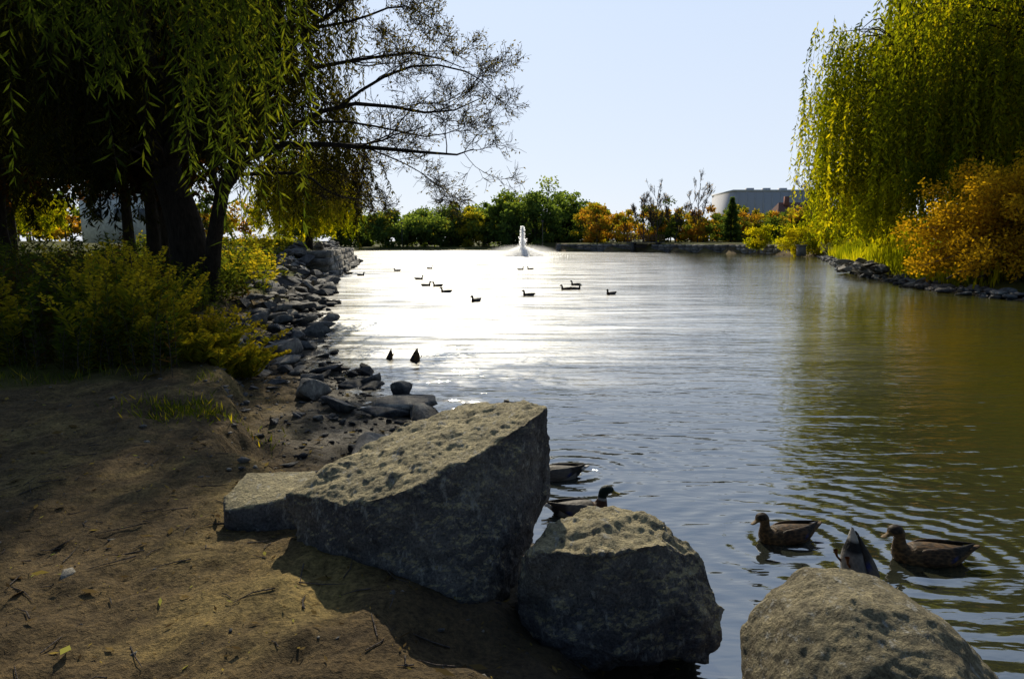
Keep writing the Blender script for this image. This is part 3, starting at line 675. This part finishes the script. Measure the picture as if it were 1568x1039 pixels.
# ------------------------------------------------------------------ far structures
def simple(name,c,rough=.8,sc=3,var=.25):
    m=M(name); p=m.pos(); n=m.noise(p,sc,4,.6); lo=tuple(x*(1-var) for x in c); hi=tuple(x*(1+var) for x in c)
    m.pbr(m.ramp(n,[(.3,lo),(.7,hi)]),rough,None,.1); return m.m
CONC=simple('concrete',(.50,.50,.53),.9,1.5,.02); CONC2=simple('light_concrete',(.6,.6,.62),.9,1.5,.02)
GLASS=simple('dark_glass',(.14,.15,.17),.3); BRICK=simple('brick',(.28,.13,.10),.9,3); ROOF=simple('roof_tiles',(.2,.11,.09),.9,3); WOOD=simple('wood',(.13,.08,.045),.8,3); WHITE=simple('white_paint',(.8,.8,.78),.6)
g=Geo()
pts=[(8.5,131),(22,124),(36,110),(41,99)]
for a,b in zip(pts[:-1],pts[1:]):
    a=np.array(a,float);b=np.array(b,float);Ln=np.linalg.norm(b-a);n=int(Ln/1.3);ang=math.atan2(*(b-a)[::-1])
    for i in range(n):
        q=a+(b-a)*(i+.5)/n
        if abs(q[0]-23.8)<1.4: continue
        for c in range(3): box(g,(q[0]+rng.normal()*.04,q[1]+.2+rng.normal()*.05,.1+c*.52),(Ln/n*1.02,.7,.5),ang,rng.uniform(.2,.8),.02)
g.build('stone_retaining_wall',MAT_R)
br=empty('footbridge'); BC=simple('bridge_concrete',(.09,.085,.08))
g=Geo(); box(g,(23.8,123,1.75),(6.5,1.8,.22),-.5)
box(g,(21.8,123.8,.8),(.5,1.6,1.7),-.5); box(g,(25.9,122.2,.8),(.5,1.6,1.7),-.5); box(g,(24.2,124.2,.75),(4.6,.3,1.6),-.5); g.build('deck',BC,parent=br)  # last box: backing added so the culvert opening stays dark
g=Geo()
ca,sa=math.cos(-.5),math.sin(-.5)
for sgn in (-.8,.8):
    for i in range(9):
        l=-3.1+i*.775; box(g,(23.8+l*ca-sgn*sa,123+l*sa+sgn*ca,2.45),(.11,.11,1.2),-.5)
    for hz_ in (2.25,2.65,3.03): box(g,(23.8-sgn*sa*1.08,123+sgn*ca*1.08,hz_),(6.4,.07,.11),-.5)
g.build('railings',WOOD,parent=br)
ob=empty('office_building'); g=Geo(); gw=Geo(); gt=Geo()
box(g,(93.5,255,9.7),(33,26,18.6)); box(g,(100.5,248,6),(30,20,9)); 
box(gt,(93.5,255,19.3),(33.4,26.4,.6)); box(gt,(100.5,248,10.8),(30.5,20.5,.6))
for i in range(11): box(gt,(78.5+i*3,241.9,15.0),(.25,.2,7.8))
for zf in (4,7.8):
    for i in range(8): box(gw,(88+i*3.5,237.95,zf),(2.6,.2,1.5))
for i in range(9): box(gw,(79.5+i*3.6,241.92,10.8),(2.6,.16,1.0))
for i in range(3): box(gt,(86.5+i*6,254,20.3),(2.5,2.5,1.4))
g.build('walls',CONC,parent=ob); gw.build('windows',GLASS,parent=ob); gt.build('parapet',CONC2,parent=ob)
hb=empty('brick_house'); g=Geo(); box(g,(71,172,4.5),(13,9,6)); g.build('walls',BRICK,parent=hb)
V=[(64,167,7.5),(78,167,7.5),(78,177,7.5),(64,177,7.5),(66,172,11.4),(76,172,11.4)]
me=bpy.data.meshes.new('roof'); me.from_pydata(V,[],[(0,1,5,4),(2,3,4,5),(0,4,3),(1,2,5),(0,3,2,1)]); o=bpy.data.objects.new('roof',me); COL.objects.link(o); o.parent=hb; me.materials.append(ROOF)
g=Geo()
for i in range(4): box(g,(66.5+i*3,167.45,5),(1.2,.15,1.6))
g.build('windows',GLASS,parent=hb)
g=Geo(); box(g,(67.5,171,11.5),(1,1,2.6)); g.build('chimney',BRICK,parent=hb)
wb=empty('white_building'); g=Geo(); box(g,(-45,83,4.6),(9,7,5.8)); g.build('walls',WHITE,parent=wb)
g=Geo(); box(g,(-45,83,7.7),(9.6,7.6,.4)); g.build('roof',CONC,parent=wb)
g=Geo()
for i in range(3): box(g,(-47.6+i*2.7,79.45,5.0),(1.2,.2,1.3))
g.build('windows',GLASS,parent=wb)
g=Geo(); box(g,(37.6,89.5,.7),(.9,.9,1.3)); box(g,(37.6,89.5,1.44),(1.1,1.1,.16)); g.build('concrete_pier',simple('pier_concrete',(.18,.17,.16)))
for x,y in [(-24.5,150.8),(6.2,137)]:
    g=Geo(); zz=.8; tubes(g,[resample([(x,y+3,zz),(x,y+3,zz+3),(x,y+3,zz+5)],4)],[np.full(4,.07)],6)
    box(g,(x,y+3,zz+5.15),(.5,.5,.35)); g.build('lamp_post',BC)

# ------------------------------------------------------------------ fountain: thin sheets and drops of water
m=M('fountain_spray'); d=m.n('ShaderNodeBsdfDiffuse'); d.inputs[0].default_value=(.95,.95,.95,1); t=m.n('ShaderNodeBsdfTranslucent'); t.inputs[0].default_value=(.98,.98,.98,1)
mx=m.n('ShaderNodeMixShader'); mx.inputs[0].default_value=.85; m.l(d.outputs[0],mx.inputs[1]); m.l(t.outputs[0],mx.inputs[2]); m.l(mx.outputs[0],m.out.inputs[0])
SPR=m.m
FX,FY=1.4,92
def drops(g,pos,s,asp=1.6):
    n=len(pos); nn=unit(np.array([sd.x,sd.y,sd.z])+rng.normal(size=(n,3))*.35)
    u=unit(np.cross(nn,np.array([1.,0,0])+rng.normal(size=(n,3))*.25)); v=np.cross(nn,u); s=(s*rng.uniform(.5,1.3,n))[:,None]
    V=np.stack([pos-u*s*asp/2,pos+v*s/2,pos+u*s*asp/2,pos-v*s/2],1).reshape(-1,3)
    g.add(V,np.arange(4*n).reshape(n,4),.5)
g=Geo()
n=2600; s=rng.random(n); z=s**.85*3.9; r=np.abs(rng.normal(size=n))*(.24*(1-z/4.3)+.07)
a=rng.uniform(0,6.28,n); drops(g,np.stack([FX+r*np.cos(a),FY+r*np.sin(a),z],1),.10,2.2)
n=9000; a=rng.uniform(0,6.28,n); s=rng.random(n); R0=rng.choice([1.3,2.3,3.4],n)+rng.normal(size=n)*.35
hh=1.3-R0*.2; r=.2+s*R0; z=4*hh*s*(1-s)*rng.uniform(.6,1.1,n)+.04
drops(g,np.stack([FX+r*np.cos(a),FY+r*np.sin(a),np.maximum(z,.03)],1),.07)
n=5000; a=rng.uniform(0,6.28,n); r=np.abs(rng.normal(size=n))*2.3; drops(g,np.stack([FX+r*np.cos(a),FY+r*np.sin(a),rng.random(n)**2*.45+.03],1),.06)
root=empty('water_fountain'); g.build('spray',SPR,parent=root)
def mist(name,rad,dens,pw,cz):
    mm=M(name+'_vapour'); tcn=mm.n('ShaderNodeTexCoord')
    vm=mm.n('ShaderNodeVectorMath',operation='DIVIDE'); mm.l(tcn.outputs['Object'],vm.inputs[0]); vm.inputs[1].default_value=rad
    ln=mm.n('ShaderNodeVectorMath',operation='LENGTH'); mm.l(vm.outputs[0],ln.inputs[0])
    f=mm.math('POWER',mm.math('SUBTRACT',1.0,ln.outputs['Value'],True),pw)
    nz=mm.noise(tcn.outputs['Object'],2.2,2,.7)
    de=mm.math('MULTIPLY',mm.math('MULTIPLY',f,mm.math('ADD',mm.math('MULTIPLY',nz,1.6),.1)),dens)
    vs=mm.n('ShaderNodeVolumeScatter'); vs.inputs['Anisotropy'].default_value=.65; vs.inputs[0].default_value=(1,1,1,1); mm.l(de,vs.inputs['Density'])
    mm.l(vs.outputs[0],mm.out.inputs['Volume'])
    bm=bmesh.new(); bmesh.ops.create_icosphere(bm,subdivisions=3,radius=1)
    for v in bm.verts: v.co=Vector((v.co.x*rad[0],v.co.y*rad[1],v.co.z*rad[2]))
    bmesh.ops.bisect_plane(bm,geom=bm.verts[:]+bm.edges[:]+bm.faces[:],plane_co=(0,0,.02-cz),plane_no=(0,0,-1),clear_outer=True)
    bmesh.ops.holes_fill(bm,edges=[e for e in bm.edges if e.is_boundary])
    me=bpy.data.meshes.new(name); bm.to_mesh(me); bm.free(); me.materials.append(mm.m)
    o=bpy.data.objects.new(name,me); COL.objects.link(o); o.location=(FX,FY,cz); o.parent=root
mist('mist',(5.6,4.2,1.6),.9,1.4,.1)
g=Geo(); tubes(g,[resample([(FX,FY,-.3),(FX,FY,-.1),(FX,FY,.02)],4)],[np.array([.5,.45,.3,.1])],12); g.build('nozzle',BC,parent=root)

# ------------------------------------------------------------------ ducks
m=M('duck_feathers'); p=m.pos(); ca_=m.attr('col').outputs['Color']
mp=m.n('ShaderNodeMapping'); mp.inputs['Scale'].default_value=(30,62,62); m.l(p,mp.inputs[0])
vv=m.n('ShaderNodeTexVoronoi'); vv.inputs['Scale'].default_value=1.; m.l(mp.outputs[0],vv.inputs['Vector'])
nn=m.noise(p,45,4,.7)
sc=m.ramp(vv.outputs['Distance'],[(.1,(.4,.37,.33)),(.5,(.8,.78,.75)),(.75,(1.7,1.5,1.25))])
alpha=m.attr('mott').outputs['Fac']
c=m.mix(alpha,ca_,m.mix(1.,ca_,sc,'MULTIPLY'))
m.pbr(c,.6,m.bump(m.math('ADD',vv.outputs['Distance'],nn),.6,.004),.15); DUCK=m.m
RINGS=[(-.285,.105,.010,.004),(-.25,.092,.028,.010),(-.205,.075,.045,.026),(-.15,.052,.070,.052),(-.08,.034,.090,.074),(0,.026,.100,.086),(.07,.026,.096,.085),(.125,.035,.080,.076),(.158,.065,.056,.058),(.17,.105,.037,.040),(.174,.14,.030,.033),(.184,.172,.035,.037),(.206,.192,.038,.037),(.232,.190,.033,.030),(.248,.181,.020,.018),(.262,.174,.016,.010),(.285,.167,.0165,.006),(.303,.163,.012,.0035),(.306,.162,.003,.0015)]
def duck(loc,heading,male=False,dabble=False,turn=0,sc=1.,headz=0):
    R=np.array(RINGS); K=48; R=resample(R,K); S=18
    C=np.stack([R[:,0],np.zeros(K),R[:,1]],1); T=unit(np.gradient(C,axis=0))
    U=np.stack([-T[:,2],np.zeros(K),T[:,0]],1)
    ang=np.linspace(0,2*math.pi,S,endpoint=False)
    V=C[:,None,:]+np.cos(ang)[None,:,None]*np.array([0,1,0])*np.maximum(R[:,2],.002)[:,None,None]+np.sin(ang)[None,:,None]*U[:,None,:]*np.maximum(R[:,3],.0012)[:,None,None]
    idx=np.arange(K*S).reshape(K,S); F=np.stack([idx[:-1],np.roll(idx[:-1],-1,1),np.roll(idx[1:],-1,1),idx[1:]],-1).reshape(-1,4)
    u=np.linspace(0,18,K)[:,None]*np.ones((1,S))
    V=V.reshape(-1,3).copy(); u=u.ravel()
    col=np.ones((K*S,4)); mott=np.ones(K*S)
    def setc(mask,c,mo): col[mask,:3]=c; mott[mask]=mo
    if male:
        setc(u>=0,(.16,.15,.14),.3); setc(V[:,2]>.085,(.06,.05,.04),.3)
        setc(u<3.0,(.012,.012,.013),.1); setc(u<1.6,(.35,.33,.3),.1); setc((u>=6.6)&(u<9.4),(.055,.026,.015),.3)
        setc((u>=9.4)&(u<9.8),(.3,.3,.28),0); setc((u>=9.8)&(u<14.1),(.006,.016,.012),0); setc(u>=14.1,(.2,.16,.03),0)
    else:
        setc(u>=0,(.075,.047,.022),1); setc((u>=9.5)&(u<14.1),(.085,.055,.028),.6); setc((u>11.2)&(V[:,2]>.2),(.03,.02,.012),.5); setc(u>=14.1,(.12,.07,.02),.2)
        setc((u>11.6)&(u<14)&(abs(V[:,2]-.192)<.006),(.02,.014,.01),.2)
    mk=u>8.5; w=sstep(8.5,11,u)*turn
    px,py=V[:,0]-.172,V[:,1].copy(); V[:,0]=np.where(mk,.172+px*np.cos(w)-py*np.sin(w),V[:,0]); V[:,1]=np.where(mk,px*np.sin(w)+py*np.cos(w),V[:,1])
    V[:,2]+=sstep(8,11,u)*headz
    Vs=[V];Fs=[F];Cs=[col];Ms=[mott]; n=len(V)
    for sg in (-1,1):
        WR=resample(np.array([(.10,.062,.05,.008,.02),(.05,.082,.062,.018,.045),(-.03,.088,.068,.02,.05),(-.11,.07,.08,.018,.038),(-.18,.04,.098,.012,.02),(-.235,.012,.112,.006,.008),(-.255,.004,.116,.002,.002)]),16)
        A=WR[:,0:3]*np.array([1,sg,1]); 
        Wv=A[:,None,:]+np.cos(ang)[None,:,None]*np.array([0,1,0])*WR[:,3][:,None,None]+np.sin(ang)[None,:,None]*np.array([0,-.45*sg,.9])*WR[:,4][:,None,None]
        idx=np.arange(16*S).reshape(16,S); f=np.stack([idx[:-1],np.roll(idx[:-1],-1,1),np.roll(idx[1:],-1,1),idx[1:]],-1).reshape(-1,4)
        c=np.ones((16*S,4)); c[:,:3]=(.08,.07,.06) if male else (.055,.034,.018)
        xs=Wv.reshape(-1,3)[:,0]; zs=Wv.reshape(-1,3)[:,2]
        c[(xs<-.12)]=(.022,.018,.015,1); sp=(xs>-.115)&(xs<-.07)&(zs<.066); c[sp]=(.015,.02,.09,1)
        Vs.append(Wv.reshape(-1,3));Fs.append(f+n);Cs.append(c);Ms.append(np.full(16*S,.3 if male else 1.)); n+=16*S
        ey=np.array([.216,.034*sg,.2])-np.array([.172,0,0]); ct,st_=math.cos(turn),math.sin(turn)
        ey=np.array([.172+ey[0]*ct-ey[1]*st_,ey[0]*st_+ey[1]*ct,ey[2]+headz])
        a2=np.linspace(0,2*math.pi,8,endpoint=False); E=[];
        for ph in (-1.2,-.5,.5,1.2): E+= [ey+.0055*np.array([math.cos(q)*math.cos(ph),math.sin(ph),math.sin(q)*math.cos(ph)]) for q in a2]
        ii=np.arange(32).reshape(4,8); f=np.stack([ii[:-1],np.roll(ii[:-1],-1,1),np.roll(ii[1:],-1,1),ii[1:]],-1).reshape(-1,4)
        c=np.ones((32,4)); c[:,:3]=.004; Vs.append(np.array(E));Fs.append(f+n);Cs.append(c);Ms.append(np.zeros(32)); n+=32
    if dabble:
        for sg in (-1,1):
            g2=Geo(); tubes(g2,[np.array([(-.1,.035*sg,-.02),(-.14,.045*sg,-.03),(-.165,.05*sg,-.025),(-.18,.05*sg,-.02)])],[np.array([.008,.006,.01,.014])],8)
            q=g2.V[0]; Vs.append(q);Fs.append(g2.F[0]+n); c=np.ones((len(q),4)); c[:,:3]=(.1,.035,.01); Cs.append(c);Ms.append(np.zeros(len(q)));n+=len(q)
    o=make_mesh('mallard_duck',np.concatenate(Vs)*sc,np.concatenate(Fs),DUCK,smooth=True,attrs={'col':np.concatenate(Cs),'mott':np.concatenate(Ms)})
    o.location=loc; o.rotation_euler=(0,math.radians(62) if dabble else 0,heading)
    return o
pi=math.pi
duck((1.86,4.40,-.012),pi+.25,turn=.25,sc=.97)
duck((2.64,4.09,-.012),pi-.05,turn=.35,sc=1.08)
duck((.50,4.85,-.02),.1,True,sc=1.0,turn=-.2)
duck((.38,5.62,-.01),pi+.1,True,sc=1.0)
duck((2.10,3.93,-.03),.2,True,True,sc=1.05)
duck((-2.1,11.6,-.01),pi,False,True,sc=.6)
duck((-1.63,11.4,-.04),2.6,False,True,sc=.85)
for x,y,h,ml in [(-8.84,40,0,1),(-7.7,46,pi,0),(-3.85,30.6,.3,1),(-3.3,30.4,pi,0),(-2.58,26.8,pi+.2,1),(-1.2,22.8,pi+.9,1),(.62,25.2,pi,1),(2.25,28.3,pi,0),(2.65,28.5,0,1),(2.9,31.2,pi,1),(3.75,25.8,pi,1),(.6,48,0,0),(1.3,48.5,pi,1),(-4.9,36,.5,1),(-10,42,pi,0),(-6,50,0,1)]:
    duck((x,y,-.01),h+rng.normal()*.2,bool(ml),sc=1.0,turn=rng.normal()*.3)
print('done')
